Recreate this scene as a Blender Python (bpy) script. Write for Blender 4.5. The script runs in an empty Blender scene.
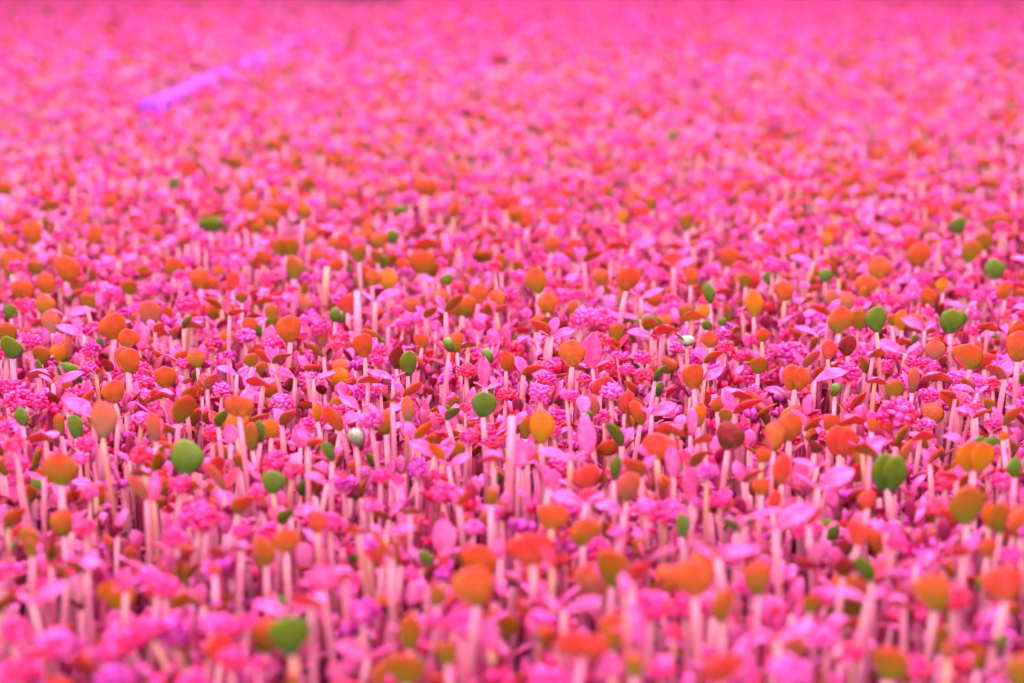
import bpy, math, random
import numpy as np

rnd = random.Random(7)
nr = np.random.RandomState(11)
C = bpy.context.scene.collection
sc = bpy.context.scene
PI = math.pi

# ------------------------------------------------------------------ camera
F = 2000.0                       # focal length in pixels of the 1024 px wide frame
CAM_Z = 0.178
CANOPY = 0.050
PITCH = math.atan(381.5 / F)
SP, CP = math.sin(PITCH), math.cos(PITCH)
cam_d = bpy.data.cameras.new('camera')
cam = bpy.data.objects.new('camera', cam_d)
C.objects.link(cam)
cam.location = (0, 0, CAM_Z)
cam.rotation_euler = (PI / 2 - PITCH, 0, 0)
cam_d.sensor_width = 36.0
cam_d.lens = F / 1024 * 36.0
cam_d.clip_start = 0.02
cam_d.clip_end = 60
sc.camera = cam


def ground_hit(px, py, z):
    """Where the sight line of a picture point meets the level plane z."""
    a, b = (px - 512) / F, (341.5 - py) / F
    d = (a, CP + b * SP, -SP + b * CP)
    t = (z - CAM_Z) / d[2]
    return d[0] * t, d[1] * t


def project(x, y, z):
    dz = z - CAM_Z
    depth = y * CP - dz * SP
    return 512 + F * x / depth, 341.5 - F * (y * SP + dz * CP) / depth, depth


fx, fy = ground_hit(512, 372, CANOPY)
cam_d.dof.use_dof = True
cam_d.dof.focus_distance = project(fx, fy, CANOPY)[2]
cam_d.dof.aperture_fstop = cam_d.lens / 1000 / 0.0056
cam_d.dof.aperture_blades = 0


# --------------------------------------------------------------- materials
def lin(c):
    return tuple(((v + 0.055) / 1.055) ** 2.4 if v > 0.04045 else v / 12.92 for v in c)


def base_mat(name, rough=0.5):
    m = bpy.data.materials.new(name)
    m.use_nodes = True
    nt = m.node_tree
    return m, nt, nt.nodes['Principled BSDF'], nt.nodes['Material Output']


def mix_rgb(nt, fac, a, b):
    n = nt.nodes.new('ShaderNodeMix')
    n.data_type = 'RGBA'
    for sock, v in ((n.inputs[0], fac), (n.inputs[6], a), (n.inputs[7], b)):
        if hasattr(v, 'is_linked'):
            nt.links.new(v, sock)
        else:
            sock.default_value = v if isinstance(v, float) else (*v, 1)
    return n.outputs[2]


def noise(nt, scale, lo, hi, detail=2.0):
    g = nt.nodes.new('ShaderNodeNewGeometry')
    n = nt.nodes.new('ShaderNodeTexNoise')
    n.inputs['Scale'].default_value = scale
    n.inputs['Detail'].default_value = detail
    nt.links.new(g.outputs['Position'], n.inputs['Vector'])
    r = nt.nodes.new('ShaderNodeMapRange')
    r.inputs['From Min'].default_value = lo
    r.inputs['From Max'].default_value = hi
    nt.links.new(n.outputs['Fac'], r.inputs['Value'])
    return r.outputs['Result']


def t_attr(nt, lo, hi):
    a = nt.nodes.new('ShaderNodeAttribute')
    a.attribute_name = 't'
    r = nt.nodes.new('ShaderNodeMapRange')
    r.inputs['From Min'].default_value = lo
    r.inputs['From Max'].default_value = hi
    nt.links.new(a.outputs['Fac'], r.inputs['Value'])
    return r.outputs['Result']


def plant_mat(name, base, tip, rim=None, lo=0.15, hi=0.75, mott=None, rough=0.5, transl=0.25, bump=0.0, mscale=450, spec=0.4):
    """Colour runs from base to tip of the organ, mottled; some light passes through."""
    m, nt, bs, out = base_mat(name)
    col = mix_rgb(nt, t_attr(nt, lo, hi), lin(base), lin(tip))
    if mott:
        col = mix_rgb(nt, noise(nt, mscale, 0.45, 0.75), col, lin(mott))
    if rim:
        col = mix_rgb(nt, t_attr(nt, .80, 1.0), col, lin(rim))  # pink light catching the tip edge, painted into the colour
        col = mix_rgb(nt, noise(nt, 2600, .70, .76), col, lin((.50, .10, .14)))
    bs.inputs['Roughness'].default_value = rough
    bs.inputs['Specular IOR Level'].default_value = spec
    nt.links.new(col, bs.inputs['Base Color'])
    tr = nt.nodes.new('ShaderNodeBsdfTranslucent')
    nt.links.new(col, tr.inputs['Color'])
    mx = nt.nodes.new('ShaderNodeMixShader')
    mx.inputs[0].default_value = transl
    nt.links.new(bs.outputs[0], mx.inputs[1])
    nt.links.new(tr.outputs[0], mx.inputs[2])
    nt.links.new(mx.outputs[0], out.inputs['Surface'])
    if bump:
        b = nt.nodes.new('ShaderNodeBump')
        b.inputs['Strength'].default_value = bump
        b.inputs['Distance'].default_value = 0.0004
        nt.links.new(noise(nt, 1400, 0.3, 0.7), b.inputs['Height'])
        nt.links.new(b.outputs[0], bs.inputs['Normal'])
    return m


LEAFCOL = {  # code: (base, tip, mottling, words)
    'O': ((.58, .46, .07), (.93, .40, .20), (.84, .50, .24), 'orange'),
    'A': ((.46, .54, .04), (.91, .42, .20), (.68, .52, .20), 'orange-tipped olive'),
    'G': ((.24, .46, .05), (.46, .60, .05), (.36, .60, .30), 'green'),
    'K': ((.44, .54, .05), (.74, .40, .07), (.56, .48, .12), 'olive'),
    'Y': ((.62, .62, .05), (.97, .52, .06), (.84, .54, .10), 'yellow-orange'),
    'R': ((.72, .40, .20), (.95, .28, .24), (.93, .40, .38), 'coral red'),
    'S': ((.54, .52, .36), (.88, .45, .32), (.76, .48, .40), 'salmon'),
    'M': ((.26, .28, .06), (.58, .12, .14), (.66, .22, .22), 'maroon'),
}
BUDCOL = {  # darker lobe bases and lilac mottling paint creases and highlights into the petals
    'c': ((.88, .02, .34), (1.0, .15, .54), (1.0, .36, .78), 'hot pink'),
    'r': ((.90, .03, .18), (1.0, .16, .38), (1.0, .34, .58), 'reddish pink'),
    'l': ((.88, .08, .50), (.97, .33, .74), (.99, .52, .88), 'pale lilac-pink'),
    'u': ((.55, .03, .40), (.84, .16, .66), (.92, .36, .84), 'purple-pink'),
}
MATS = []


def reg(m):
    MATS.append(m)
    return len(MATS) - 1


LM = {k: reg(plant_mat('leaf_underside_' + v[3].replace(' ', '_'), v[0], v[1], rim=(.98, .30, .30) if k in 'OARYSK' else None, mott=v[2], rough=.45, transl=.20, spec=.55, bump=.3)) for k, v in LEAFCOL.items()}
BM = {k: reg(plant_mat('petal_' + v[3].replace(' ', '_'), v[0], v[1], None, 0, 1, mott=v[2], mscale=600, rough=.38, transl=.15, bump=.25, spec=.5)) for k, v in BUDCOL.items()}
M_TOP = reg(plant_mat('leaf_upper_lit_lilac', (.92, .26, .54), (.92, .34, .68), mott=(.95, .50, .80), rough=.42, transl=.3, spec=.5, bump=.1))  # lilac reflection of the overhead light, painted into the upper sides
M_TOPR = reg(plant_mat('leaf_upper_lit_rose', (.90, .26, .40), (.95, .22, .38), mott=(.97, .36, .58), rough=.42, transl=.3, spec=.5, bump=.1))  # rosier variant of the painted overhead light
M_STEM = reg(plant_mat('stem_pale_pink', (.72, .14, .44), (1.0, .73, .79), None, 0.30, 0.96, mott=(.97, .62, .82), mscale=220, rough=.4, transl=.3, spec=.5))
M_STEMB = reg(plant_mat('stem_yellow_pink', (.76, .22, .46), (.94, .76, .64), None, 0.40, 1.0, mott=(.93, .58, .62), mscale=220, rough=.4, transl=.3, spec=.5))
M_UNDER = reg(plant_mat('stem_dusty_rose', (.50, .08, .28), (.76, .24, .42), None, 0, 1, mott=(.64, .18, .44), mscale=200, rough=.5, transl=.2))
M_HUSK = reg(plant_mat('seed_coat_grey_green', (.30, .42, .20), (.60, .66, .54), None, 0.2, 0.6, mott=(.44, .48, .40), mscale=500, rough=.35, transl=.0, spec=.6))
M_SPOT = reg(plant_mat('seed_scar_dark', (.28, .22, .26), (.28, .22, .26), rough=.5, transl=0))


# ------------------------------------------------------------ mesh building
class Buf:
    """Quads with one material each and a 0..1 position along the organ."""

    def __init__(s):
        s.v, s.f, s.m, s.t = [], [], [], []

    def obj(s, name, parent=None):
        me = bpy.data.meshes.new(name)
        me.from_pydata(s.v, [], s.f)
        used = sorted(set(s.m))
        for k in used:
            me.materials.append(MATS[k])
        ix = {k: i for i, k in enumerate(used)}
        me.polygons.foreach_set('material_index', [ix[k] for k in s.m])
        me.polygons.foreach_set('use_smooth', [True] * len(s.f))
        at = me.attributes.new('t', 'FLOAT', 'POINT')
        at.data.foreach_set('value', s.t)
        me.update()
        o = bpy.data.objects.new(name, me)
        C.objects.link(o)
        if parent:
            o.parent = parent
        return o


def add(a, b, k=1.0):
    return (a[0] + b[0] * k, a[1] + b[1] * k, a[2] + b[2] * k)


def cross(a, b):
    return (a[1] * b[2] - a[2] * b[1], a[2] * b[0] - a[0] * b[2], a[0] * b[1] - a[1] * b[0])


def norm(a):
    l = math.sqrt(sum(c * c for c in a)) or 1
    return (a[0] / l, a[1] / l, a[2] / l)


def rot(v, ax, ang):
    c, s = math.cos(ang), math.sin(ang)
    d = sum(p * q for p, q in zip(v, ax))
    x = cross(ax, v)
    return tuple(v[i] * c + x[i] * s + ax[i] * d * (1 - c) for i in range(3))


def leaf(buf, base, az, el, L, W, under, top, bend=0.0, roll=0.0, cup=0.15, thick=0.05, nu=9, nt=10, shape=0.62, notch=0.0):
    """Fleshy leaf blade: upper side `top`, lower side `under`; az, el in degrees; bend>0 droops the tip."""
    az, el = math.radians(az), math.radians(el)
    d = (math.cos(az) * math.cos(el), math.sin(az) * math.cos(el), math.sin(el))
    n = (-math.cos(az) * math.sin(el), -math.sin(az) * math.sin(el), math.cos(el))
    s = cross(d, n)
    if roll:
        n = rot(n, d, math.radians(roll))
        s = cross(d, n)
    i0 = len(buf.v)
    p = base
    bend = math.radians(bend)
    skew = math.sin(base[0] * 9137 + az * 31 + L * 77777) * .10
    wav = math.sin(base[1] * 7919 + el * 53) * .07
    for i in range(nu + 1):
        u = i / nu
        if i:
            p = add(p, d, L / nu)
            ang = -bend / nu
            d = rot(d, s, ang)
            n = rot(n, s, ang)
        w = max(math.sin(PI * min(1, max(0, u * .97 + .015)) ** 1.12), 0.0) ** shape
        if i == 0:
            w = .14
        if i == nu:
            w = .10
        hw, th = W / 2 * w, L * thick * (w ** .8)
        for j in range(nt):
            a = 2 * PI * j / nt
            ca, sa = math.cos(a), math.sin(a)
            k = skew * math.sin(PI * u) * W + hw * wav * math.sin(u * 7 + ca * 2)
            q = add(p, s, hw * ca + k)
            crease = .15 if nt == 12 and j in (3, 9) else 1.0     # the midrib groove
            q = add(q, n, th * sa * crease + cup * hw * ca * ca)
            if notch:
                q = add(q, d, -notch * L * (1 - abs(ca)) * u ** 6)
            buf.v.append(q)
            buf.t.append(u)
    for i in range(nu):
        for j in range(nt):
            a, b = i0 + i * nt + j, i0 + i * nt + (j + 1) % nt
            buf.f.append((a, a + nt, b + nt, b))
            buf.m.append(top if (j + .5) / nt < .5 else under)
    for e, rev in ((0, False), (nu, True)):
        c = i0 + e * nt
        for j in range(0, nt - 2, 2):
            q = (c, c + j + 1, c + j + 2, c + j + 3) if j + 3 < nt else None
            if q:
                buf.f.append(q if not rev else q[::-1])
                buf.m.append(under)
    return p


def tube(buf, pts, rads, mat, n=7):
    i0 = len(buf.v)
    m = len(pts)
    for i, p in enumerate(pts):
        d = norm(add(pts[min(i + 1, m - 1)], pts[max(i - 1, 0)], -1))
        s = norm(cross(d, (0.02, 1, 0.05)))
        w = cross(s, d)
        for j in range(n):
            a = 2 * PI * j / n
            buf.v.append(add(add(p, s, rads[i] * math.cos(a)), w, rads[i] * math.sin(a)))
            buf.t.append(i / (m - 1))
    for i in range(m - 1):
        for j in range(n):
            a, b = i0 + i * n + j, i0 + i * n + (j + 1) % n
            buf.f.append((a, b, b + n, a + n))
            buf.m.append(mat)
    c = i0 + (m - 1) * n
    for j in range(1, n - 2, 2):
        buf.f.append((c, c + j, c + j + 1, c + j + 2))
        buf.m.append(mat)


def stem(buf, bot, top, r, mat, n=7, seg=7, wob=0.0, rs=None):
    rs = rs or rnd
    w1, w2 = rs.uniform(-1, 1) * wob, rs.uniform(-1, 1) * wob
    pts, rd = [], []
    for i in range(seg + 1):
        u = i / seg
        # leans at the foot, then turns upright under the head
        k = u ** .85
        b = math.sin(PI * u)
        pts.append((bot[0] + (top[0] - bot[0]) * k + b * w1, bot[1] + (top[1] - bot[1]) * k + b * w2, bot[2] + (top[2] - bot[2]) * u))
        rd.append(r * (1.12 - .3 * u + (.16 if i == seg - 1 else 0)))
    tube(buf, pts, rd, mat, n)


CUBE = None


def ball_template():
    vs, fs, idx = [], [], {}

    def vid(p):
        q = norm(p)
        k = tuple(round(c, 4) for c in q)
        if k not in idx:
            idx[k] = len(vs)
            vs.append(q)
        return idx[k]
    for ax in range(3):
        for sg in (-1, 1):
            for i in (-1, 0):
                for j in (-1, 0):
                    q = []
                    for (a, b) in ((i, j), (i + 1, j), (i + 1, j + 1), (i, j + 1)):
                        p = [0, 0, 0]
                        p[ax] = sg
                        p[(ax + 1) % 3] = a
                        p[(ax + 2) % 3] = b
                        q.append(vid(tuple(p)))
                    fs.append(tuple(q if sg > 0 else q[::-1]))
    return vs, fs


BV, BF = ball_template()


def lobe(buf, c, axis, r, ln, mat, t0=0.0, t1=1.0, flat=1.0):
    """Rounded petal lobe pointing along axis."""
    a = norm(axis)
    s = norm(cross(a, (.31, .2, .93)))
    w = cross(a, s)
    i0 = len(buf.v)
    for v in BV:
        k = r * (1 + .25 * v[2])
        p = add(add(add(c, s, v[0] * k), w, v[1] * k * flat), a, v[2] * ln)
        buf.v.append(p)
        buf.t.append(t0 + (t1 - t0) * (v[2] + 1) / 2)
    for f in BF:
        buf.f.append(tuple(i0 + k for k in f))
        buf.m.append(mat)


def blossom(buf, c, axis, R, mat, n, rs):
    """A puckered little blossom: a ring of lobes round a middle one."""
    a = norm(axis)
    s = norm(cross(a, (.31, .2, .93)))
    w = cross(a, s)
    ph = rs.uniform(0, 6)
    for k in range(n):
        an = ph + 2 * PI * k / n + rs.uniform(-.25, .25)
        o = add(tuple(x * math.cos(an) for x in s), w, math.sin(an))
        r = R * rs.uniform(.30, .58)
        lobe(buf, add(add(c, o, R * .62), a, R * rs.uniform(-.15, .2)), add(a, o, .8), r, r * rs.uniform(1.1, 1.6), mat, 0, 1, rs.uniform(.45, .95))
    lobe(buf, add(c, a, R * .25), a, R * .42, R * .5, mat, .3, 1)


# -------------------------------------------------- one plant, any kind
def head_layout(kind, w, h):
    """Offset (x, up) from the head centre to the point where the stem ends."""
    return {'F': (0, -.5 * h), 'H': (0, -.5 * h), 'L': (.30 * w, -.42 * h), 'R': (-.30 * w, -.42 * h), 'V': (0, -.45 * h), 'T': (0, -.2 * h),
            'PR': (-.4 * w, -.3 * h), 'PL': (.4 * w, -.3 * h), 'PV': (0, -.5 * h), 'PD': (0, .42 * h), 'C': (0, -.32 * h), 'D': (0, -.4 * h), 'B': (0, 0)}[kind]


DEF_H = {'F': 1.08, 'H': .85, 'L': .8, 'R': .8, 'V': .6, 'T': .5, 'PR': .5, 'PL': .5, 'PV': 1.5, 'PD': 1.6, 'C': .8, 'D': 1.5, 'B': 1}


def plant_parts(kind, col, w, h, z, lean, back, rs, q=1.0, rscale=1.0, split=True):
    """[(part name, Buf)] in plant space: foot at the origin, head centre at (lean, back, z). w, h metres."""
    out = []
    ox, oz = head_layout(kind, w, h)
    top = (lean + ox, back, z + oz)
    nu, nt = (9, 12) if q >= 1 else (6, 8) if q > .5 else (4, 6)
    J = lambda a: rs.uniform(-a, a)
    us = LM.get(col, LM['O'])
    tp = M_TOP if rs.random() < .7 else M_TOPR
    ref = min(w, h * 1.1) if kind in 'FHLR' else w * .8
    r = max(min(ref * .115, .0015), .0007) * rscale
    if kind == 'C':
        r = min(w * .10, .0014) * rscale
    sm = M_STEMB if rs.random() < .15 else M_STEM
    if kind == 'B':
        r = max(w * .5, .0006)
    b = Buf()
    tgt = (top[0], top[1], top[2] - (0 if kind != 'C' else 0) + r * .3)
    sn, sg = (8, 8) if q >= 1 else (6, 5) if q > .5 else (4, 3)
    stem(b, (0, 0, -.004), tgt, r, sm, sn, sg, wob=.0022, rs=rs)
    out.append(('stem', b))

    def lf(**k):
        bb = Buf()
        k.setdefault('nu', nu)
        k.setdefault('nt', nt)
        leaf(bb, **k)
        out.append(('leaf', bb))
    if kind == 'F':
        tilt = rs.uniform(66, 84)
        lf(base=top, az=-90 + J(22), el=tilt, L=h * 1.06, W=w * 1.05, under=us, top=tp, bend=-8 + J(14), roll=J(8), cup=.14, notch=.10 if rs.random() < .3 else 0, shape=.55)
        lf(base=top, az=90 + J(40), el=rs.uniform(40, 70), L=h * .85, W=w * .8, under=us, top=tp, bend=10 + J(15), cup=.15)
    elif kind == 'H':
        for sd in (-1, 1):
            lf(base=(top[0] + sd * w * .12, top[1] - sd * .0006, top[2]), az=-90 + sd * (6 + J(4)), el=72 + J(4), L=h * 1.08, W=w * .66, under=us, top=tp, bend=-4, roll=-sd * 8, cup=.16, shape=.55)
    elif kind in 'LR':
        sg_ = 1 if kind == 'R' else -1
        el = math.degrees(math.atan2(h * .8, w * .72))
        ln = math.hypot(w * .8, h * .85)
        a1 = -38 + J(12)
        lf(base=top, az=a1 if sg_ > 0 else 180 - a1, el=el, L=ln, W=ln * .62, under=us, top=tp, bend=14 + J(14), roll=sg_ * -18, cup=.16)
        a2 = 140 + J(20)
        lf(base=top, az=a2 if sg_ > 0 else 180 - a2, el=62, L=ln * .75, W=ln * .5, under=us, top=tp, bend=15 + J(10), cup=.15)
    elif kind == 'V':
        el = math.degrees(math.atan2(h, w * .5))
        ln = math.hypot(w * .5, h) * .98
        for a in (-24 + J(10), 204 + J(10)):
            lf(base=top, az=a, el=min(el, 62) + J(6), L=ln, W=ln * .62, under=us, top=tp, bend=12 + J(14), roll=J(8), cup=.18)
    elif kind == 'T':
        lf(base=top, az=-90 + J(25), el=42 + J(9), L=w * .72, W=w * 1.0, under=us, top=tp, bend=4 + J(8), roll=J(14), cup=-.30, shape=.5)
        lf(base=top, az=90 + J(30), el=30, L=w * .6, W=w * .6, under=us, top=tp, bend=20, cup=.1)
    elif kind in ('PR', 'PL'):
        sg_ = 1 if kind == 'PR' else -1
        us2 = us if col != 'P' else M_TOPR
        a1 = 14 + J(14)
        el = math.degrees(math.atan2(h, w)) * .9
        lf(base=top, az=a1 if sg_ > 0 else 180 - a1, el=el, L=w * 1.1, W=min(max(h * .9, w * .34), w * .55), under=us2, top=M_TOP, bend=22 + J(16), roll=sg_ * (34 + J(14)), cup=.25, shape=.8)
        lf(base=top, az=(175 if sg_ > 0 else 5) + J(20), el=40, L=w * .6, W=w * .4, under=us2, top=M_TOP, bend=15, cup=.15)
    elif kind == 'PV':
        us2 = us if col != 'P' else M_TOPR
        lf(base=top, az=90 + J(25), el=72 + J(8), L=h * 1.05, W=w, under=us2, top=M_TOP, bend=-6 + J(10), cup=.25, shape=.75)
        lf(base=top, az=-20 + J(20) if rs.random() < .5 else 200 + J(20), el=35, L=w * .9, W=w * .6, under=us2, top=M_TOP, bend=20, cup=.2)
    elif kind == 'PD':
        us2 = us if col != 'P' else M_TOPR
        lf(base=top, az=-90 + J(30), el=-30, L=h * 1.0, W=w, under=us2, top=M_TOP, bend=50, cup=-.2)
        lf(base=top, az=80 + J(30), el=50, L=h * .5, W=w * .7, under=us2, top=M_TOP, bend=20, cup=.2)
    elif kind == 'C':
        cm = BM[col]
        cc = (lean, back, z)
        dirs = [(0, -.25, 1)]
        nb = 7 if q >= 1 else 5 if q > .5 else 4
        for k in range(nb):
            a = 2 * PI * k / nb + J(.3)
            dirs.append((math.cos(a), math.sin(a), .25 + J(.35)))
        if q >= 1:
            dirs.append((J(.4), -.9, -.1))
        one = Buf()
        for d in dirs:
            if rs.random() < .22:
                cm2 = BM[rs.choice('clru')] if q >= .9 else cm
            else:
                cm2 = cm
            bb = Buf() if split else one
            dn = norm(d)
            R = w * rs.uniform(.17, .25) * (1.2 if q < .6 else 1)
            c0 = (cc[0] + dn[0] * w * .30, cc[1] + dn[1] * w * .28, cc[2] + dn[2] * h * .28)
            if q > .5:
                blossom(bb, c0, dn, R, cm2, rs.choice((4, 5, 5, 6)) if q >= 1 else 3, rs)
            else:
                lobe(bb, c0, dn, R * 1.05, R * 1.1, cm2)
            if split:
                out.append(('blossom', bb))
        if not split:
            out.append(('blossom', one))
        base = (top[0], top[1], top[2] + .02 * h)
        k2 = rs.choice('KKAGOM')
        for a in ((-70 + J(40), 110 + J(40)) if q > .5 else (-70 + J(40),)):
            lf(base=base, az=a, el=18 + J(20), L=w * .5, W=w * .34, under=LM[k2], top=M_TOP, bend=15, cup=.2)
    elif kind == 'D':
        bb = Buf()
        tl = J(.5)
        lobe(bb, (lean, back, z), (math.sin(tl), -.25, math.cos(tl)), w * .46, h * .46, M_HUSK if col != 'G' else LM['G'], 0, 1, .8)
        out.append(('seed_coat', bb))
        b2 = Buf()
        if h > w:
            lobe(b2, (lean - w * .16, back - w * .33, z + h * .2), (0, -1, .3), w * .07, w * .05, M_SPOT)
        else:
            lobe(b2, (lean, back - w * .30, z - h * .22), (1, 0, .1), h * .07, w * .26, M_SPOT)
        out.append(('seed_scar', b2))
        lf(base=top, az=rs.choice((-15, 195)), el=50, L=w * 1.1, W=w * .6, under=LM['K'], top=M_TOP, bend=10, cup=.2)
    return out


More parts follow.
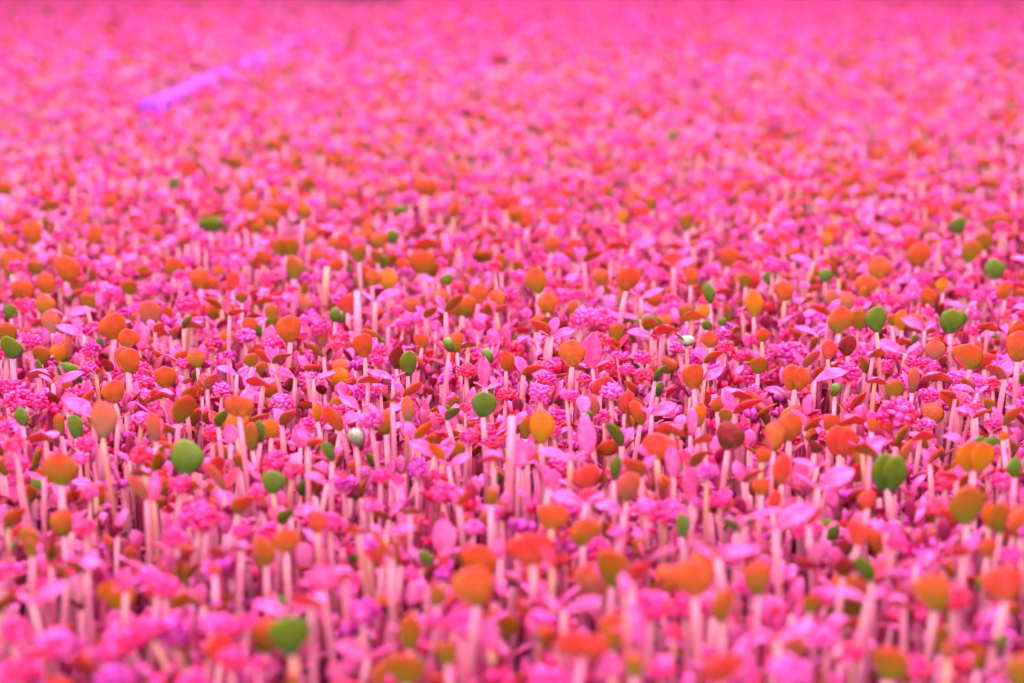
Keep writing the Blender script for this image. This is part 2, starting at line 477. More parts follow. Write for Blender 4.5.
# ------------------------------------------------------- the sprouts, one by one
# x y w [h] kind colour [visible stem] [lean of the head over the foot]  -- picture measurements turned into places on the bed
HERO = '''
12 242 18 0 F O|11 263 24 0 F A|47 284 20 0 F O 15|66 269 26 0 F O|44 305 20 0 F A|52 322 18 24 F S 20|87 302 16 0 F K|130 287 16 0 F K
148 313 23 28 F S|114 326 27 0 F O 15|161 326 20 0 R O 18|175 331 16 0 R S 15|187 322 12 18 R G|201 279 20 0 F O|214 302 24 0 L K|238 311 28 12 R O 45
172 267 20 0 F A|242 297 12 0 F K|250 325 16 0 F O|11 347 24 0 F G 12|11 312 14 0 F G|128 360 33 27 H O 30|127 339 20 0 F O|165 377 22 0 F O
197 359 18 0 F A|115 392 23 0 F O|40 375 28 14 T S|96 370 18 0 V K 20|108 365 14 0 F M|65 380 30 0 PR P|73 332 30 0 PL P|75 313 26 0 PR P
140 337 16 30 PV P|188 380 14 0 R S|212 380 16 24 R S|252 360 14 0 F K|162 394 22 0 T O|191 394 18 24 R K
30 342 26 0 C c|92 350 24 0 C c|182 365 18 0 C c|222 390 20 0 C l|245 337 24 0 C l|230 355 14 0 C u|155 290 20 0 C c|100 270 26 0 C l|130 272 14 0 C c
172 290 14 0 C c|220 262 18 0 C l|15 390 32 0 C c|72 396 22 0 C c|197 322 14 0 C l|137 378 12 0 C c
391 237 14 0 F G|286 247 28 20 H K|430 246 28 0 T O|425 262 28 26 F A 30|378 256 14 0 F K|293 268 22 0 F K|338 265 14 0 F O|317 255 14 0 F O
372 278 16 0 F O|389 280 20 0 F Y|263 257 16 0 F O|448 280 12 0 F G|398 295 10 22 PV P|266 301 20 0 T O|271 315 14 22 F K|290 329 25 29 F O 15
335 315 11 16 F G|386 299 28 13 PR R|453 303 24 24 R K 75 3|467 307 18 24 F S|478 294 20 0 F O|502 307 18 0 R S|365 344 20 29 F O 20|341 338 20 0 C r
264 355 22 20 L O|281 356 26 20 R K 20|315 366 28 14 R O|263 382 28 22 T R|285 375 26 0 PL P|322 377 22 0 PR R|408 363 17 28 F G|396 357 14 26 F M
368 380 22 14 T O|384 376 24 13 PL O|411 389 26 22 R O|449 345 14 20 D G 60 3|468 346 16 0 T K 20|484 373 14 30 PV Y|488 356 14 0 D G|483 405 25 27 F G 30
493 338 14 18 PV P|466 371 22 0 C r|422 340 16 0 F O|431 312 20 0 R K|506 360 14 24 F O|492 387 16 0 PR P
397 312 18 0 C c|403 325 16 0 C c|416 319 18 0 C l|321 327 24 0 C c|342 300 20 0 C c|478 326 16 0 C c|338 346 18 0 C r|363 391 24 0 C u|381 390 16 0 C r
436 325 12 0 C l|376 360 18 0 C c|318 277 14 0 C c|268 280 20 0 C c|448 378 16 0 C c|431 281 20 0 PL P|357 293 8 0 B P 50 2|327 268 7 0 B P 30 1
621 246 24 0 T O|592 255 26 18 R K 40|571 255 20 22 L S|642 246 26 0 PR P|551 245 16 0 F O|626 279 25 0 F O 75|621 296 16 24 F S|538 281 22 28 F A 20
548 303 20 0 F O|541 326 25 27 L O 20|572 354 26 0 F O 25|532 367 28 22 R O|593 352 22 36 PV P|562 335 26 0 PR P|642 335 24 0 PL P|662 331 24 15 T R 15
687 341 20 12 D W 50|692 317 24 18 T Y|727 257 20 0 F O|691 277 14 18 F O|754 304 18 28 F Y 20|746 280 14 0 F K|703 312 14 0 F Y|707 325 11 0 F G
723 322 9 0 F G|712 355 24 22 R A|694 376 22 28 F O 25|713 376 22 18 PR P|737 395 30 16 T R|659 372 13 24 R G|758 365 18 0 F K|650 295 24 0 PR P
682 265 22 0 PR P|710 340 16 0 F O|743 310 14 0 T O|762 335 14 0 F O
712 271 18 0 C c|582 319 30 0 C l 20|662 313 16 0 C c|722 335 18 0 C c|725 348 20 0 C r|755 340 20 0 C c|738 356 16 0 C r|547 380 22 0 C r|540 393 24 0 C l
627 370 18 0 C c|642 358 20 0 C c|585 380 18 0 C r|525 315 16 0 C l|519 277 20 0 C c|560 262 22 0 C l|617 355 12 0 C l|607 365 18 0 C r|642 376 22 0 C r
572 396 18 0 C c|745 232 16 0 C c|654 275 12 14 PV P
918 255 24 0 F O|970 252 22 0 F K|985 241 18 0 F K|865 285 24 20 F O|839 271 24 18 V K|785 291 20 0 F O 15|815 287 20 0 R O|845 301 16 0 F S
928 296 16 0 F O|943 286 14 0 F Y|1005 291 18 0 F O|993 270 20 0 F G|878 269 22 0 F O|822 308 26 18 L O 15|839 321 27 28 F A|859 320 14 24 F K
877 320 20 27 F G 65|892 320 12 0 F K|902 320 14 22 F Y|950 322 24 26 F G|988 327 22 16 T O|970 357 31 28 F A|1018 347 26 32 F O 30|997 370 26 24 L S
893 350 32 16 PL O|873 355 20 12 T O|935 350 20 0 F S|915 325 24 20 PL P 20|828 350 16 20 F R|810 358 20 26 R S|808 332 22 0 PL P|848 346 20 0 F M
795 378 27 27 H O|828 376 34 20 PR P|940 378 30 17 T O|948 393 24 16 L O|893 390 20 20 F K|913 379 12 30 F S|835 390 12 18 D G|968 390 24 14 PL P
875 381 20 12 T R|825 276 16 14 F G
790 353 34 0 C c|850 373 26 0 C c|883 367 20 0 C c|913 362 20 0 C c|928 366 20 0 C l|883 299 24 0 C c|963 292 20 0 C c|912 297 16 0 C l|973 315 16 0 C c
843 252 16 0 C c|993 257 22 0 C c|928 312 14 0 C c|1008 303 20 0 C c|773 280 12 0 C l|798 393 16 0 C c|860 303 14 0 C c
102 421 26 38 F S 100 -9|80 412 34 22 PL P|61 469 33 37 F A 60|46 436 30 24 T O|22 417 16 20 F G|20 402 36 0 C c|15 446 24 0 C r 85 -11|15 515 26 34 R A 40
30 538 22 22 F K|61 425 12 24 F K|76 427 18 26 F G|156 427 16 32 F S 25|185 408 24 40 R K 30|164 396 22 0 T O|160 408 24 0 C r|141 420 24 0 C l
184 459 32 37 F G 15|197 457 18 24 R S|145 471 22 24 T K|140 487 20 34 L S 60|154 488 14 30 PV P|217 476 24 38 L S|246 501 28 35 R A|239 407 30 22 H O 85
222 418 14 24 R G|252 437 14 30 F K|212 434 24 0 C r|230 435 16 20 PV P|180 486 28 0 C c|200 487 22 0 T O|142 455 26 0 C r|86 445 24 0 C c
80 458 18 0 C l|37 402 26 0 C c|90 495 20 0 C c|200 518 50 0 C c|175 538 28 0 C c|85 528 26 0 C c|242 532 24 0 C c|5 428 20 0 C c|68 403 18 20 PV P|37 477 18 0 PL P
271 429 18 20 F Y|289 417 24 22 R K|317 412 10 22 F Y|333 418 24 34 L O 15|351 421 24 14 PR O|350 405 24 20 PL P|371 420 26 0 C l 15|356 438 20 24 D W 20
300 437 18 24 PV P|317 440 30 18 R O 30|328 451 13 28 L G 20|272 483 24 24 F G|276 461 30 0 C c|293 471 24 0 C r|260 432 14 24 F G|392 395 8 18 V K 50
408 410 14 28 F S|422 430 24 26 R Y|423 451 28 22 PL R|438 450 16 28 L Y|436 420 22 0 C r|453 412 20 22 R G|465 408 14 0 C r
468 437 22 0 C c|491 443 20 0 C r|493 458 30 15 T R 55|456 450 16 0 F K|458 462 24 18 PR P|308 425 22 0 C c|381 476 22 0 C c|363 473 18 0 C r|343 483 26 0 C u
398 480 16 0 C c|416 472 14 26 C u|438 475 20 0 C c|443 493 32 0 C c|463 497 14 24 R O|317 481 26 14 PL P|371 506 22 0 C l|411 511 20 16 T K
318 523 18 24 F R|358 531 20 14 T O|286 541 27 27 F O 35|266 550 24 35 F A|286 514 20 28 R G|496 513 22 0 C c|491 497 12 20 F K|512 418 9 0 B P 110 1
519 455 20 28 PV P|373 397 18 0 C u
541 427 24 36 F Y 15|526 427 12 26 F K|566 395 16 0 C l 90|540 400 22 0 C l|583 434 20 48 PD P|554 432 20 0 C c|616 433 16 34 L G|637 412 12 34 L O|625 412 22 0 C r
662 411 26 16 PR P|699 415 13 26 F Y|691 423 12 28 PV P|717 404 16 0 F O|727 415 14 0 F K|744 403 34 28 R R|672 431 32 16 T O|657 447 36 28 F R 40
632 465 30 32 L A|674 463 16 32 PV P|697 457 18 28 R K|704 440 22 13 T O|728 437 28 30 F M|743 427 18 0 C c|684 455 16 0 C c|627 486 24 34 F S
557 457 34 18 PL O 40|527 452 22 20 PV P|550 481 14 20 PV P|572 500 36 20 PL P|590 496 22 0 C r|552 517 32 28 F O|533 548 46 38 F R 20|562 558 32 24 R R 15
583 533 34 30 F A|612 510 30 16 PL P|645 508 26 0 C l|617 533 20 0 C l|682 526 14 26 F G|707 472 26 0 C l 50|692 485 18 34 PV P|720 500 26 0 C c
730 523 22 24 L G|745 521 22 24 R G|752 473 28 24 R S|762 487 18 0 F O|762 455 16 0 F O|760 515 34 14 PR P|697 503 14 0 C u 40|614 467 12 30 F G
789 427 28 31 F O 20|782 470 22 32 F R 40|840 441 32 33 H R 15|873 446 28 16 PR R|888 472 38 42 H G 30|855 421 30 16 T R|829 422 18 0 F O|872 425 10 16 F O
949 399 24 28 L O|980 412 22 0 R O|1012 415 24 28 R A|898 414 44 0 C c|928 425 20 0 C l|920 437 26 16 T R|934 455 12 24 R O|948 473 30 20 L R
957 440 22 14 PL P|974 457 38 33 H Y 20|967 506 34 42 F K 35|988 515 14 28 F Y|1001 517 18 36 F K|1015 468 16 22 F G|1000 451 18 0 C r|993 424 18 0 C c
1003 436 10 0 F Y|1013 527 20 0 F O|1005 483 30 0 C c|835 482 44 26 PR P|793 522 44 30 PR P 60|868 500 20 20 F R|858 533 24 28 F R|813 515 14 28 R R
808 465 24 0 PL P|815 447 14 0 F M|938 508 28 0 C r|878 527 20 24 PL P|893 532 28 0 C c|953 546 36 26 L R 25|773 500 14 22 F R|968 412 20 0 PL P
87 567 34 18 T K 30|60 568 22 30 L K|32 548 16 20 F K|14 630 36 0 C c|47 598 38 26 PR P|125 582 16 24 PV P|165 588 30 0 C c|105 652 28 0 C c|215 570 12 0 F R
212 625 32 0 C l|232 660 36 0 C c|247 622 24 0 C c|242 548 20 0 T M
293 635 42 46 F G 20|323 579 32 26 PV P|311 604 38 18 T R 60|348 592 26 0 C l|345 574 28 14 T R|391 546 40 30 V O 60|376 556 20 28 L R|398 533 32 12 PR P
411 632 22 42 F K|406 668 42 38 F K|436 596 16 24 F K|436 620 20 0 C c|448 653 22 26 F K|476 588 42 42 F O 60|463 625 42 0 C c|364 612 36 0 C u
411 575 20 0 C c|500 550 12 20 PV P|258 664 18 0 C c
612 566 33 46 F K 10|640 568 24 36 R R|695 578 42 42 F O 50|722 605 26 40 F A|582 645 50 32 H R 20|580 608 42 16 PR P|627 620 18 56 PD P|652 608 44 0 C c
674 632 22 0 C r|722 667 44 36 F R|737 556 50 18 PR P 70 -6|612 640 20 26 F K|634 666 20 26 F K|662 669 30 0 C c|612 667 24 24 PV P
864 568 27 38 L G 40|935 593 38 42 F A 40|903 603 32 20 T O|854 597 36 15 PL P|888 664 38 40 F K|1006 585 42 38 F R 40|987 548 20 0 F O|843 566 22 26 F M
925 563 26 18 PR P|948 650 18 22 F S|978 658 16 28 F K|853 653 26 0 C c|825 640 30 0 C l|795 637 46 20 PR P|895 541 26 0 C c|1013 556 24 0 C c|810 604 18 22 F K
175 183 12 0 F G|958 226 18 0 F G|250 205 16 0 F O|35 233 24 0 F O|748 172 0 0 B P|880 155 14 0 F O|600 170 14 0 F R|95 236 18 0 F O
'''
LANDMARKS = [  # x y, short reference, full label
    (888, 472, 'big glossy green twin-leaf seedling', 'big glossy green twin-leaf seedling facing front beneath the widest pink blossom head'),
    (974, 457, 'yellow-orange heart-leaf seedling', 'yellow-orange heart-leaf seedling standing above the large ochre oval leaf'),
    (967, 506, 'large ochre oval-leaf seedling', 'large ochre oval-leaf seedling on a white stem under the yellow-orange heart leaf'),
    (840, 441, 'coral heart-leaf seedling', 'coral heart-leaf seedling between the orange disc and the big green twin leaf'),
    (790, 353, 'ruffled magenta blossom sprout', 'ruffled magenta blossom sprout above the orange twin-leaf seedling'),
    (877, 320, 'teal-green seedling on a tall stem', 'teal-green seedling on a tall pale stem beside an orange-tipped disc'),
    (950, 322, 'round green seedling near the edge', 'round green seedling near the right edge, far from other green ones'),
    (970, 357, 'broad orange disc seedling', 'broad orange disc seedling with olive base near the right edge'),
    (626, 279, 'tall vivid orange seedling', 'tall vivid orange seedling standing high on a long pink stem'),
    (572, 354, 'bright orange disc seedling', 'bright orange disc seedling beside a large smooth lilac petal leaf'),
    (593, 352, 'smooth upright lilac seedling', 'smooth upright lilac seedling touching the bright orange disc leaf'),
    (541, 326, 'orange seedling tilted beside blossoms', 'orange seedling tilted to the left beside the lilac blossom head'),
    (483, 405, 'bright green disc seedling', 'bright green disc seedling on a short stem amid the middle rows'),
    (541, 427, 'golden green oval seedling', 'golden green oval seedling behind the arched lilac leaf'),
    (657, 447, 'big coral fan-leaf seedling', 'big coral fan-leaf seedling on a thick white stem'),
    (585, 432, 'drooping lilac seedling', 'drooping lilac seedling with one long hanging leaf'),
    (687, 341, 'white seed-capped sprout', 'white seed-capped sprout with a flat speckled husk on a tall stem'),
    (737, 395, 'flat coral seedling', 'flat coral seedling with a leaf arched like a cap below the magenta blossoms'),
    (789, 427, 'orange disc on a short stem', 'orange disc seedling on a short stem left of the coral heart leaf'),
    (290, 329, 'orange paddle-leaf seedling', 'orange paddle-leaf seedling rising behind the pink blossom sprouts'),
    (128, 360, 'orange heart-leaf seedling', 'orange heart-leaf seedling on a pale stem among lilac leaves'),
    (184, 459, 'vivid green disc seedling', 'vivid green disc seedling beside a tilted salmon leaf'),
    (61, 469, 'olive and orange disc seedling', 'olive and orange disc seedling near the left edge on a cream stem'),
    (102, 421, 'salmon seedling on a slanting stem', 'salmon seedling on a long slanting white stem with a grey-olive base'),
    (239, 407, 'orange cap on a long stem', 'orange cap-leaf seedling on a long pink stem left of centre'),
    (356, 438, 'grey seed-capped sprout', 'grey seed-capped sprout with a dark spot on its husk'),
    (333, 418, 'orange seedling with a leaning paddle', 'orange seedling with a leaning paddle leaf behind the grey seed cap'),
    (449, 345, 'green bud on a tall stem', 'green seed bud tipped on a tall pale stem'),
    (425, 262, 'green-based orange disc seedling', 'green-based orange disc seedling standing above the back rows'),
    (443, 493, 'plump pink blossom sprout', 'plump pink blossom sprout in front of the coral capped seedling'),
    (200, 518, 'blurred big pink blossom sprout', 'blurred big pink blossom sprout, largest of those at the left'),
    (293, 635, 'large dark green disc seedling', 'large dark green disc seedling at the very front of the bed'),
    (476, 588, 'large orange disc seedling', 'large orange disc seedling in the front rows with olive base'),
    (391, 546, 'wide orange winged seedling', 'wide orange winged seedling with two spread leaves'),
    (612, 566, 'olive-green upright oval seedling', 'olive-green upright oval seedling in the front rows'),
    (695, 578, 'orange seedling on a slim front stem', 'orange seedling on a slim front stem beside a winged lilac one'),
    (533, 548, 'coral seedling with the broadest leaf', 'coral seedling with the broadest leaf of the front rows'),
    (582, 645, 'red heart seedling at the front', 'red heart seedling at the front edge of the bed'),
    (737, 556, 'winged lilac seedling', 'winged lilac seedling on a long slanting stem in the front rows'),
    (935, 593, 'olive disc with an orange rim', 'olive disc seedling with an orange rim on a straight front stem'),
    (864, 568, 'leaning green front seedling', 'leaning green front seedling with orange upper edge'),
    (888, 664, 'olive disc at the bottom edge', 'olive disc seedling cut by the bottom edge of the photo'),
    (1006, 585, 'rosy coral seedling by the edge', 'rosy coral seedling by the right edge in the front rows'),
    (87, 567, 'olive cap with a pink rim', 'olive cap-leaf seedling with a pink rim near the front left'),
    (14, 630, 'pink blossom sprout in the corner', 'pink blossom sprout in the front left corner over an olive leaf'),
    (652, 608, 'broad rosy blossom sprout', 'broad rosy blossom sprout in the front rows beside a hanging lilac leaf'),
    (898, 414, 'widest pink blossom sprout', 'widest pink blossom sprout behind the big green twin leaf'),
    (582, 319, 'pale blossom sprout with a dark bud', 'pale lilac blossom sprout behind the bright orange disc'),
    (66, 269, 'dark orange disc far left', 'dark orange disc seedling far left in the back rows'),
    (918, 255, 'orange disc far right', 'orange disc seedling far right in the back rows'),
    (175, 183, 'tiny teal-green seedling', 'tiny teal-green seedling in the blurred back rows'),
    (286, 247, 'olive twin-leaf back-row seedling', 'olive twin-leaf back-row seedling'),
    (621, 246, 'flat orange back-row seedling', 'flat orange back-row seedling behind the tall vivid orange one'),
    (958, 226, 'green back-row seedling', 'green back-row seedling near the right edge'),
    (727, 257, 'round orange back-row seedling', 'round orange back-row seedling on its own stem'),
]

plants = []   # dict(x,y foot, z head height, w,h, kind,col, lean,back, px,py,pw, hero)
for row in HERO.replace('\n', '|').split('|'):
    r = row.split()
    if len(r) < 6 or float(r[2]) <= 0:
        continue
    px, py, pw, ph = map(float, r[:4])
    kind, col = r[4], r[5]
    vis = float(r[6]) if len(r) > 6 else 0
    ln = float(r[7]) if len(r) > 7 else None
    if ph <= 0:
        ph = pw * DEF_H[kind]
    if kind == 'B':
        ph = pw
    z = CANOPY
    for _ in range(3):
        X, Y = ground_hit(px, py, z)
        mpp = project(X, Y, z)[2] / F
        z = CANOPY + min(vis * mpp * .45, .02) - (.004 if kind in ('C',) and vis == 0 else 0) + ((px * 7 + py * 13) % 10 - 5) * .0006
    w, h = pw * mpp, ph * mpp
    lean = (ln * .001 if ln is not None else nr.uniform(-.006, .006))
    plants.append(dict(x=X - lean, y=Y + .002, z=z, w=w, h=h, kind=kind, col=col, lean=lean, back=-.002, px=px, py=py, pw=pw, ph=ph, vis=vis, hero=True))

# ------------------------------------------------ sprouts between them
HX = np.array([[p['x'], p['y']] for p in plants])
HP = np.array([[p['px'], p['py'], p['pw'], p['ph'], p['vis'], p['y']] for p in plants])
cell = {}


def near(x, y, r):
    i, j = int(x / .02), int(y / .02)
    for a in (i - 1, i, i + 1):
        for b in (j - 1, j, j + 1):
            for (u, v) in cell.get((a, b), ()):
                if (u - x) ** 2 + (v - y) ** 2 < r * r:
                    return True
    return False


def put(x, y):
    cell.setdefault((int(x / .02), int(y / .02)), []).append((x, y))


for p in plants:
    put(p['x'], p['y'])
DIV_A = ground_hit(150, 106, .046)
DIV_B = ground_hit(322, 30, .046)
DIV_L = math.hypot(DIV_B[0] - DIV_A[0], DIV_B[1] - DIV_A[1])


def rimx(Y):
    return DIV_A[0] + (DIV_B[0] - DIV_A[0]) * (Y - DIV_A[1]) / (DIV_B[1] - DIV_A[1])


PICK = {'n': 'FFFFFLRVHTTCCCCCCCCPQS', }


def random_kind(Y, rs):
    k = rs.random()
    far = min(max((Y - .7) / 1.5, 0), 1)
    if k < .45 - .12 * far:
        kind = rs.choice('FFFFFFLRVHTT')
        col = rs.choice('OOOOOAAAAARRKKKSSYGR' if far < .5 else 'OOOARRRSAKMKRO')
    elif k < .87 - .08 * far:
        kind = 'C'
        col = rs.choice('ccccclllrru' if far < .5 else 'ccccllllluur')
    else:
        kind = rs.choice(('PR', 'PL', 'PV', 'PR', 'PL', 'PD'))
        col = rs.choice('PPPPORS')
    return kind, col


NEAR_Y = 2.05
tries = 0
area = .5 * .53 * (NEAR_Y ** 2 - .3 ** 2)
for _ in range(int(area / .00005)):
    Y = math.sqrt(rnd.uniform(.32 ** 2, NEAR_Y ** 2))
    X = rnd.uniform(-.5, .5) * (Y * .53 + .03)
    if near(X, Y, .0084 if Y < .9 else .0098) or (abs(X - rimx(Y)) < .020 and Y > DIV_A[1] - .06):
        continue
    kind, col = random_kind(Y, rnd)
    w = {'C': rnd.uniform(.0062, .0098), 'F': rnd.uniform(.0055, .0085), 'T': rnd.uniform(.006, .009), 'V': rnd.uniform(.008, .012), 'H': rnd.uniform(.008, .011)}.get(kind, rnd.uniform(.006, .010))
    h = w * DEF_H[kind] * rnd.uniform(.85, 1.15)
    if kind in ('PV', 'PD'):
        w *= .6
        h = w * DEF_H[kind]
    z = CANOPY + rnd.gauss(-.006, .006) + (rnd.uniform(.004, .012) if rnd.random() < .07 else 0)
    ok = False
    for att in range(4):
        qx, qy, dep = project(X, Y, z)
        pw, ph = w / dep * F, h / dep * F
        mask = (HP[:, 5] > Y) & (np.abs(HP[:, 0] - qx) < (HP[:, 2] + pw) * .40) & (np.abs(HP[:, 1] - qy) < (HP[:, 3] + ph) * .42)
        m2 = (HP[:, 5] > Y) & (np.abs(HP[:, 0] - qx) < pw * .5 + 3) & (qy > HP[:, 1]) & (qy - ph * .5 < HP[:, 1] + HP[:, 3] * .5 + HP[:, 4] * .9)
        if not mask.any() and not m2.any():
            ok = True
            break
        z -= .007
    if not ok or z < .018:
        continue
    put(X, Y)
    lean = rnd.gauss(0, .005) * (2.4 if rnd.random() < .12 else 1)
    plants.append(dict(x=X - lean, y=Y, z=z, w=w, h=h, kind=kind, col=col, lean=lean, back=rnd.uniform(-.002, .002), px=qx, py=qy, pw=pw, ph=ph, vis=0, hero=False))

# ------------------------------------------------ which are built one by one
FAM = lambda k: 'blossom' if k == 'C' else 'pale' if k in ('PR', 'PL', 'PV', 'PD', 'B') else 'round'
fams = {'blossom': [], 'pale': [], 'round': []}
for p in plants:
    p['fam'] = FAM(p['kind'])
    fams[p['fam']].append(p)
single, rest = [], []
for k, v in fams.items():
    inview = [p for p in v if -8 < p['px'] < 1032 and p['py'] < 690 and p['z'] > .034]
    ids = {id(p) for p in inview}
    inview.sort(key=lambda p: (not p['hero'], -p['pw']))
    keep = inview[:300]
    kid = {id(p) for p in keep}
    single += keep
    rest += [p for p in v if id(p) not in kid]

# ------------------------------------------------ labels
KIND_WORDS = {'F': 'upright disc-leaf seedling', 'H': 'heart-leaf seedling', 'L': 'left-tilted leaf seedling', 'R': 'right-tilted leaf seedling', 'V': 'spread-wing seedling',
              'T': 'cap-leaf seedling', 'C': 'blossom sprout', 'D': 'seed-capped sprout', 'PR': 'right-pointing leaf seedling', 'PL': 'left-pointing leaf seedling',
              'PV': 'narrow upright leaf seedling', 'PD': 'drooping leaf seedling', 'B': 'bare pale stem'}
NUM = 'first second third fourth fifth sixth seventh eighth ninth tenth eleventh twelfth thirteenth fourteenth fifteenth sixteenth seventeenth eighteenth nineteenth twentieth'.split()
NUM += ['twenty-' + n for n in NUM[:9]] + ['thirtieth'] + ['thirty-' + n for n in NUM[:9]] + ['fortieth'] + ['forty-' + n for n in NUM[:9]] + ['fiftieth']
marks = []
for (lx, ly, ref, full) in LANDMARKS:
    best = min((p for p in single if p['hero']), key=lambda p: abs(p['px'] - lx) + abs(p['py'] - ly))
    best['label'] = full
    marks.append((best, ref))


def phrase(p):
    if p['kind'] == 'C':
        c = BUDCOL[p['col']][3]
    elif p['fam'] == 'pale':
        c = 'lilac' if p['col'] == 'P' or p['col'] not in LEAFCOL else 'lilac and ' + LEAFCOL[p['col']][3]
    elif p['kind'] == 'D':
        c = 'green' if p['col'] == 'G' else 'grey'
    else:
        c = LEAFCOL[p['col']][3]
    if p['kind'] == 'B':
        return KIND_WORDS['B']
    return c + ' ' + KIND_WORDS[p['kind']]


buckets = {}
for p in single:
    if 'label' in p:
        continue
    m, ref = min(marks, key=lambda m: math.hypot(m[0]['px'] - p['px'], 1.3 * (m[0]['py'] - p['py'])))
    dx, dy = p['px'] - m['px'], p['py'] - m['py']
    rel = ('to the left of' if dx < 0 else 'to the right of') if abs(dx) > abs(dy) * 1.2 else ('behind' if dy < 0 else 'in front of')
    buckets.setdefault((phrase(p), rel, ref), []).append((math.hypot(dx, dy), p))
for (ph, rel, ref), lst in buckets.items():
    lst.sort(key=lambda t: t[0])
    for k, (_, p) in enumerate(lst):
        p['label'] = f'{ph}, {NUM[k] + " " if len(lst) > 1 else ""}{rel} the {ref}'
        if len(p['label'].split()) > 16:
            p['label'] = p['label'].replace(' leaf seedling,', ' leaf,').replace('to the left of', 'left of').replace('to the right of', 'right of')

GROUPS = {'blossom': 'pink blossom sprouts in the seedling bed', 'pale': 'lilac-leaved seedlings in the bed', 'round': 'round-leaved seedlings in the bed'}
NAMES = {'blossom': 'blossom_sprout', 'pale': 'lilac_leaf_seedling', 'round': 'round_leaf_seedling'}
for p in single:
    nm = 'seed_capped_sprout' if p['kind'] == 'D' else NAMES[p['fam']]
    root = bpy.data.objects.new(nm, None)
    root.empty_display_size = .003
    root.location = (p['x'], p['y'], 0)
    root['label'] = p['label']
    root['category'] = 'sprout' if p['kind'] in 'CD' else 'seedling'
    root['group'] = GROUPS[p['fam']]
    C.objects.link(root)
    big = p['pw'] > 13
    rs = random.Random(int(p['px'] * 31 + p['py'] * 17))
    scar = None
    for name, b in plant_parts(p['kind'], p['col'], p['w'], p['h'], p['z'], p['lean'], p['back'], rs, q=1.0 if big else .8, split=p['pw'] > 15):
        if name == 'seed_scar':
            b.obj('seed_scar', scar)
        else:
            o = b.obj(name, root)
            if name == 'seed_coat':
                scar = o


# ------------------------------------------------ the mass beyond: merged with numpy
def proto(kind, col, seed, q):
    rs = random.Random(seed)
    w = {'C': .0075, 'F': .0072, 'T': .0085, 'V': .011, 'H': .010, 'PV': .005, 'PD': .005}.get(kind, .0085)
    parts = plant_parts(kind, col, w, w * DEF_H[kind], CANOPY, rs.uniform(-.003, .003), 0, rs, q=q, split=False)
    V, Fc, M, T = [], [], [], []
    for _, b in parts:
        i0 = len(V)
        V += b.v
        Fc += [tuple(i0 + k for k in f) for f in b.f]
        M += b.m
        T += b.t
    return np.array(V, dtype=np.float32), np.array(Fc, dtype=np.int32), np.array(M, dtype=np.int32), np.array(T, dtype=np.float32)


PROTO = {}


def get_proto(kind, col, var, q):
    k = (kind, col, var, q)
    if k not in PROTO:
        PROTO[k] = proto(kind, col, hash((ord(kind[0]) * 7 + len(kind) * 3 + ord(kind[-1]), ord(col), var)) & 0xffff, q)
    return PROTO[k]


def mass(name, items, label, category, group=None):
    """items: (proto, x, y, scale xy, scale z, rotation)."""
    VV, FF, MM, TT = [], [], [], []
    n = 0
    for (P, x, y, s, sz, a) in items:
        V, Fq, M, T = P
        W = V.copy()
        c, sn = math.cos(a), math.sin(a)
        W[:, 0] = (V[:, 0] * c - V[:, 1] * sn) * s + x
        W[:, 1] = (V[:, 0] * sn + V[:, 1] * c) * s + y
        W[:, 2] = V[:, 2] * sz
        VV.append(W)
        FF.append(Fq + n)
        MM.append(M)
        TT.append(T)
        n += len(V)
    V = np.concatenate(VV)
    Fq = np.concatenate(FF)
    M = np.concatenate(MM)
    T = np.concatenate(TT)
    me = bpy.data.meshes.new(name)
    me.vertices.add(len(V))
    me.vertices.foreach_set('co', V.ravel())
    me.loops.add(Fq.size)
    me.loops.foreach_set('vertex_index', Fq.ravel())
    me.polygons.add(len(Fq))
    me.polygons.foreach_set('loop_start', np.arange(0, Fq.size, 4, dtype=np.int32))
    me.polygons.foreach_set('loop_total', np.full(len(Fq), 4, dtype=np.int32))
    used = np.unique(M)
    lut = np.zeros(len(MATS), dtype=np.int32)
    for i, k in enumerate(used):
        lut[k] = i
        me.materials.append(MATS[int(k)])
    me.polygons.foreach_set('material_index', lut[M])
    me.polygons.foreach_set('use_smooth', np.ones(len(Fq), dtype=bool))
    me.update(calc_edges=True)
    at = me.attributes.new('t', 'FLOAT', 'POINT')
    at.data.foreach_set('value', T)
    o = bpy.data.objects.new(name, me)
    C.objects.link(o)
    o['kind'] = 'stuff'
    o['label'] = label
    o['category'] = category
    if group:
        o['group'] = group
    return o


far_items = {'blossom': [], 'pale': [], 'round': []}
for p in rest:
    P = get_proto(p['kind'] if p['kind'] != 'B' else 'PV', p['col'] if p['kind'] != 'B' else 'P', rnd.randrange(3), .8 if p['y'] < 1.1 else .55)
    s = p['w'] / .0075 if p['kind'] not in ('PV', 'PD') else p['w'] / .005
    far_items[p['fam']].append((P, p['x'], p['y'], min(s, 1.3), p['z'] / CANOPY, rnd.uniform(-.5, .5)))
FAR_Y = 7.6
area = .5 * .53 * (FAR_Y ** 2 - NEAR_Y ** 2)
cnt = int(area / .00036)
for _ in range(cnt):
    Y = math.sqrt(rnd.uniform(NEAR_Y ** 2, FAR_Y ** 2))
    X = rnd.uniform(-.5, .5) * (Y * .54 + .03)
    if abs(X - rimx(Y)) < .022 + .006 * (Y - 2) and Y < DIV_B[1]:
        continue
    if (Y > 5.1 and -.090 * Y < X < -.052 * Y and rnd.random() < .9) or (Y > 4.0 and -.125 * Y < X < -.09 * Y and rnd.random() < .7):
        continue
    kind, col = random_kind(Y, rnd)
    if kind == 'D':
        kind = 'F'
    P = get_proto(kind, col, rnd.randrange(2), .3)
    far_items[FAM(kind)].append((P, X, Y, rnd.uniform(1.2, 2.2), (1 + rnd.gauss(0, .20)), rnd.uniform(-.6, .6)))
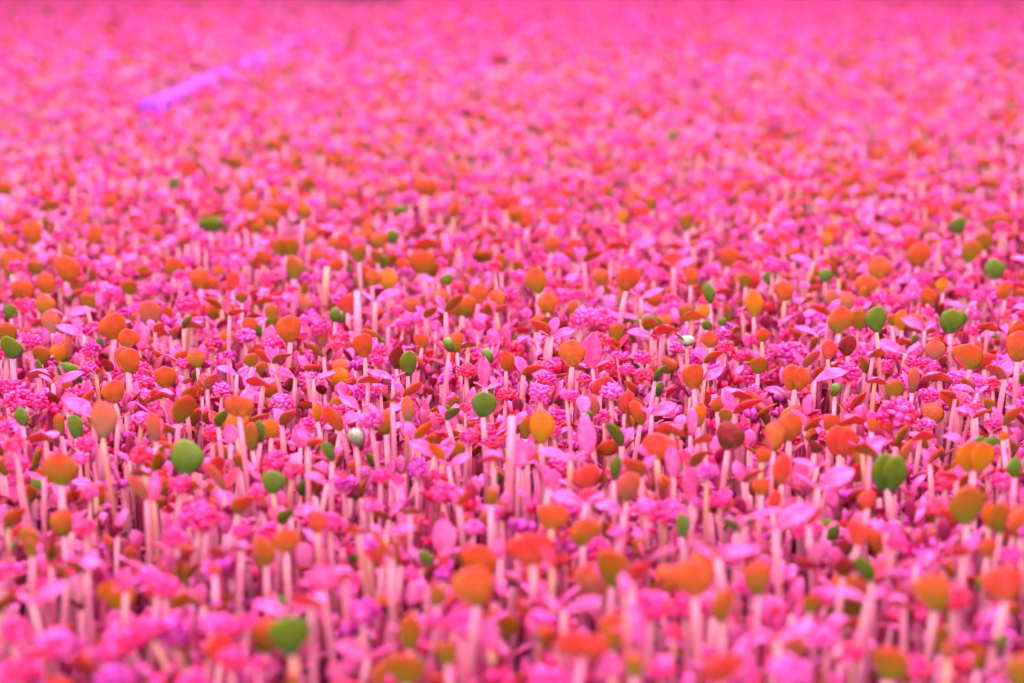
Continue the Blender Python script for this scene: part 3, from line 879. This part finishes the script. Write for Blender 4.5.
mass('round_leaf_seedling_mass', far_items['round'], 'blurred mass of orange round-leaved seedlings filling the bed behind the sharp rows', 'seedlings')
mass('blossom_sprout_mass', far_items['blossom'], 'blurred mass of pink blossom sprouts filling the bed behind the sharp rows', 'sprouts')
mass('lilac_leaf_seedling_mass', far_items['pale'], 'blurred mass of lilac-leaved seedlings filling the bed behind the sharp rows', 'seedlings')


# undergrowth: short dusty-pink shoots between the stems
def under_proto(seed):
    rs = random.Random(seed)
    b = Buf()
    hh = .034
    stem(b, (0, 0, -.003), (rs.uniform(-.004, .004), rs.uniform(-.003, .003), hh), rs.uniform(.0007, .0013), M_UNDER if rs.random() < .6 else M_STEM, 5, 4, .0015, rs)
    c = b.v[-3]
    if rs.random() < .75:
        k = rs.random()
        for a in (rs.uniform(-150, -30), rs.uniform(30, 150)):
            leaf(b, (c[0], c[1], c[2]), a, rs.uniform(30, 80), rs.uniform(.005, .009), rs.uniform(.003, .005),
                 LM[rs.choice('SRMKO')] if k < .5 else M_UNDER, M_TOP if k > .3 else M_UNDER, bend=rs.uniform(-10, 40), nu=5, nt=6)
    if rs.random() < .35:
        blossom(b, (c[0], c[1] - .001, c[2] + .001), (0, -.4, 1), rs.uniform(.0018, .003), BM[rs.choice('ccru')], 4, rs)
    elif rs.random() < .5:
        leaf(b, (c[0], c[1], c[2]), rs.uniform(-130, -50), 75, .005, .0045, LM[rs.choice('KAMOG')], M_TOP, nu=5, nt=6)
    return np.array(b.v, dtype=np.float32), np.array(b.f, dtype=np.int32), np.array(b.m, dtype=np.int32), np.array(b.t, dtype=np.float32)


UP = [under_proto(100 + i) for i in range(36)]
uitems = []
area = .5 * .53 * (1.25 ** 2 - .3 ** 2)
for _ in range(int(area / .000032)):
    Y = math.sqrt(rnd.uniform(.3 ** 2, 1.25 ** 2))
    X = rnd.uniform(-.5, .5) * (Y * .53 + .03)
    uitems.append((rnd.choice(UP), X, Y, rnd.uniform(.7, 1.2), rnd.uniform(.45, 1.2), rnd.uniform(0, 6.28)))
mass('undergrowth', uitems, 'dense dusty pink young shoots crowding the soil between the taller stems', 'undergrowth')


# ------------------------------------------------ the place: soil, divider, bench, wall
def simple_mat(name, c1, c2, scale, rough=.8, bump=.0):
    m, nt, bs, out = base_mat(name)
    nt.links.new(mix_rgb(nt, noise(nt, scale, .35, .65, 5), lin(c1), lin(c2)), bs.inputs['Base Color'])
    bs.inputs['Roughness'].default_value = rough
    if bump:
        b = nt.nodes.new('ShaderNodeBump')
        b.inputs['Distance'].default_value = bump
        nt.links.new(noise(nt, scale * 2, .2, .8, 6), b.inputs['Height'])
        nt.links.new(b.outputs[0], bs.inputs['Normal'])
    return m


def box(name, lo, hi, mat, bev=0.0):
    import bmesh
    bm = bmesh.new()
    bmesh.ops.create_cube(bm, size=1)
    for v in bm.verts:
        v.co = [lo[i] + (v.co[i] + .5) * (hi[i] - lo[i]) for i in range(3)]
    if bev:
        bmesh.ops.bevel(bm, geom=bm.edges[:], offset=bev, segments=3, affect='EDGES')
    me = bpy.data.meshes.new(name)
    bm.to_mesh(me)
    bm.free()
    me.materials.append(mat)
    o = bpy.data.objects.new(name, me)
    C.objects.link(o)
    return o


# uneven soil surface
nx, ny = 80, 160
vs, fs = [], []
for j in range(ny + 1):
    Y = .1 + (7.72 - .1) * (j / ny) ** 1.6
    for i in range(nx + 1):
        X = -2.1 + 4.2 * i / nx
        vs.append((X, Y, nr.uniform(-.003, .001)))
for j in range(ny):
    for i in range(nx):
        a = j * (nx + 1) + i
        fs.append((a, a + 1, a + nx + 2, a + nx + 1))
me = bpy.data.meshes.new('ground_soil')
me.from_pydata(vs, [], fs)
me.materials.append(simple_mat('soil', (.20, .09, .12), (.34, .15, .20), 300, .9, .002))
me.update()
g = bpy.data.objects.new('ground', me)
g['kind'] = 'structure'
C.objects.link(g)

wood = simple_mat('bench_wood', (.20, .14, .10), (.30, .22, .14), 30, .7)
root = bpy.data.objects.new('growing_bench', None)
root.location = (0, 0, 0)
root['label'] = 'dark wooden growing bench that carries the two seedling beds'
root['category'] = 'bench'
C.objects.link(root)
for nm, lo, hi in (('bench_top', (-2.12, .05, -.06), (2.12, 7.74, -.012)), ('end_board', (-2.12, 7.74, -.06), (2.12, 7.77, .03))):
    o = box(nm, lo, hi, wood, .003)
    o.parent = root
for sx in (-2.0, 2.0):
    for sy in (.2, 7.6):
        o = box('leg', (sx - .04, sy - .04, -.8), (sx + .04, sy + .04, -.06), wood, .004)
        o.parent = root

vm, nt, bs, out = base_mat('violet_plastic')
bs.inputs['Base Color'].default_value = (*lin((.52, .05, .80)), 1)
bs.inputs['Roughness'].default_value = .4
dx0, dy0 = DIV_A
d = box('bed_divider', (-.012, 0, -.010), (.012, DIV_L, .049), vm, .003)
d.location = (dx0, dy0, 0)
d.rotation_euler = (0, 0, -math.atan2(DIV_B[0] - DIV_A[0], DIV_B[1] - DIV_A[1]))
d['label'] = 'violet plastic strip dividing the two seedling beds'
d['category'] = 'divider'

fl = box('floor', (-6, -1, -.84), (6, 12, -.80), simple_mat('floor_concrete', (.30, .26, .24), (.38, .33, .30), 6, .8))
fl['kind'] = 'structure'
wl = box('wall_back', (-6, 11, -.8), (6, 11.1, 3.0), simple_mat('wall_green_grey', (.34, .33, .24), (.45, .42, .32), 3, .8))
wl['kind'] = 'structure'

# ------------------------------------------------ light
w = bpy.data.worlds.new('world')
sc.world = w
w.use_nodes = True
bg = w.node_tree.nodes['Background']
bg.inputs[0].default_value = (1.0, .90, .90, 1)
bg.inputs[1].default_value = .85


def area_light(name, loc, rot_, sx, sy, power, col):
    l = bpy.data.lights.new(name, 'AREA')
    l.shape = 'RECTANGLE'
    l.size, l.size_y = sx, sy
    l.energy = power
    l.color = col
    o = bpy.data.objects.new(name, l)
    o.location = loc
    o.rotation_euler = rot_
    C.objects.link(o)


# rows of pink grow lamps hung above the bench, and an added fill light behind the camera
area_light('grow_lamp', (-.5, 1.2, 1.3), (0, 0, 0), .25, 2.4, 44, (1, .58, .92))
area_light('grow_lamp', (.5, 1.2, 1.3), (0, 0, 0), .25, 2.4, 44, (1, .58, .92))
area_light('grow_lamp', (-.6, 4.4, 1.3), (0, 0, 0), .25, 3.4, 42, (1, .34, 1))
area_light('grow_lamp', (.6, 4.4, 1.3), (0, 0, 0), .25, 3.4, 42, (1, .34, 1))
area_light('front_fill', (-.6, -1.2, 1.0), (math.radians(62), 0, math.radians(-18)), 1.6, 1.0, 34, (1, .90, .88))

vs_ = sc.view_settings
sc.display_settings.display_device = 'sRGB'
vs_.view_transform = 'Standard'
vs_.look = 'None'
vs_.gamma = 1
vs_.use_curve_mapping = False
vs_.exposure = 0.0
sc.cycles.max_bounces = 8
sc.cycles.diffuse_bounces = 3
sc.cycles.transmission_bounces = 6
sc.cycles.use_denoising = True
print([p['label'] for p in single if len(p['label'].split()) > 16])
print('plants', len(plants), 'single', len(single), {k: len(v) for k, v in far_items.items()}, len(set(p['label'] for p in single)), max(len(p['label'].split()) for p in single))
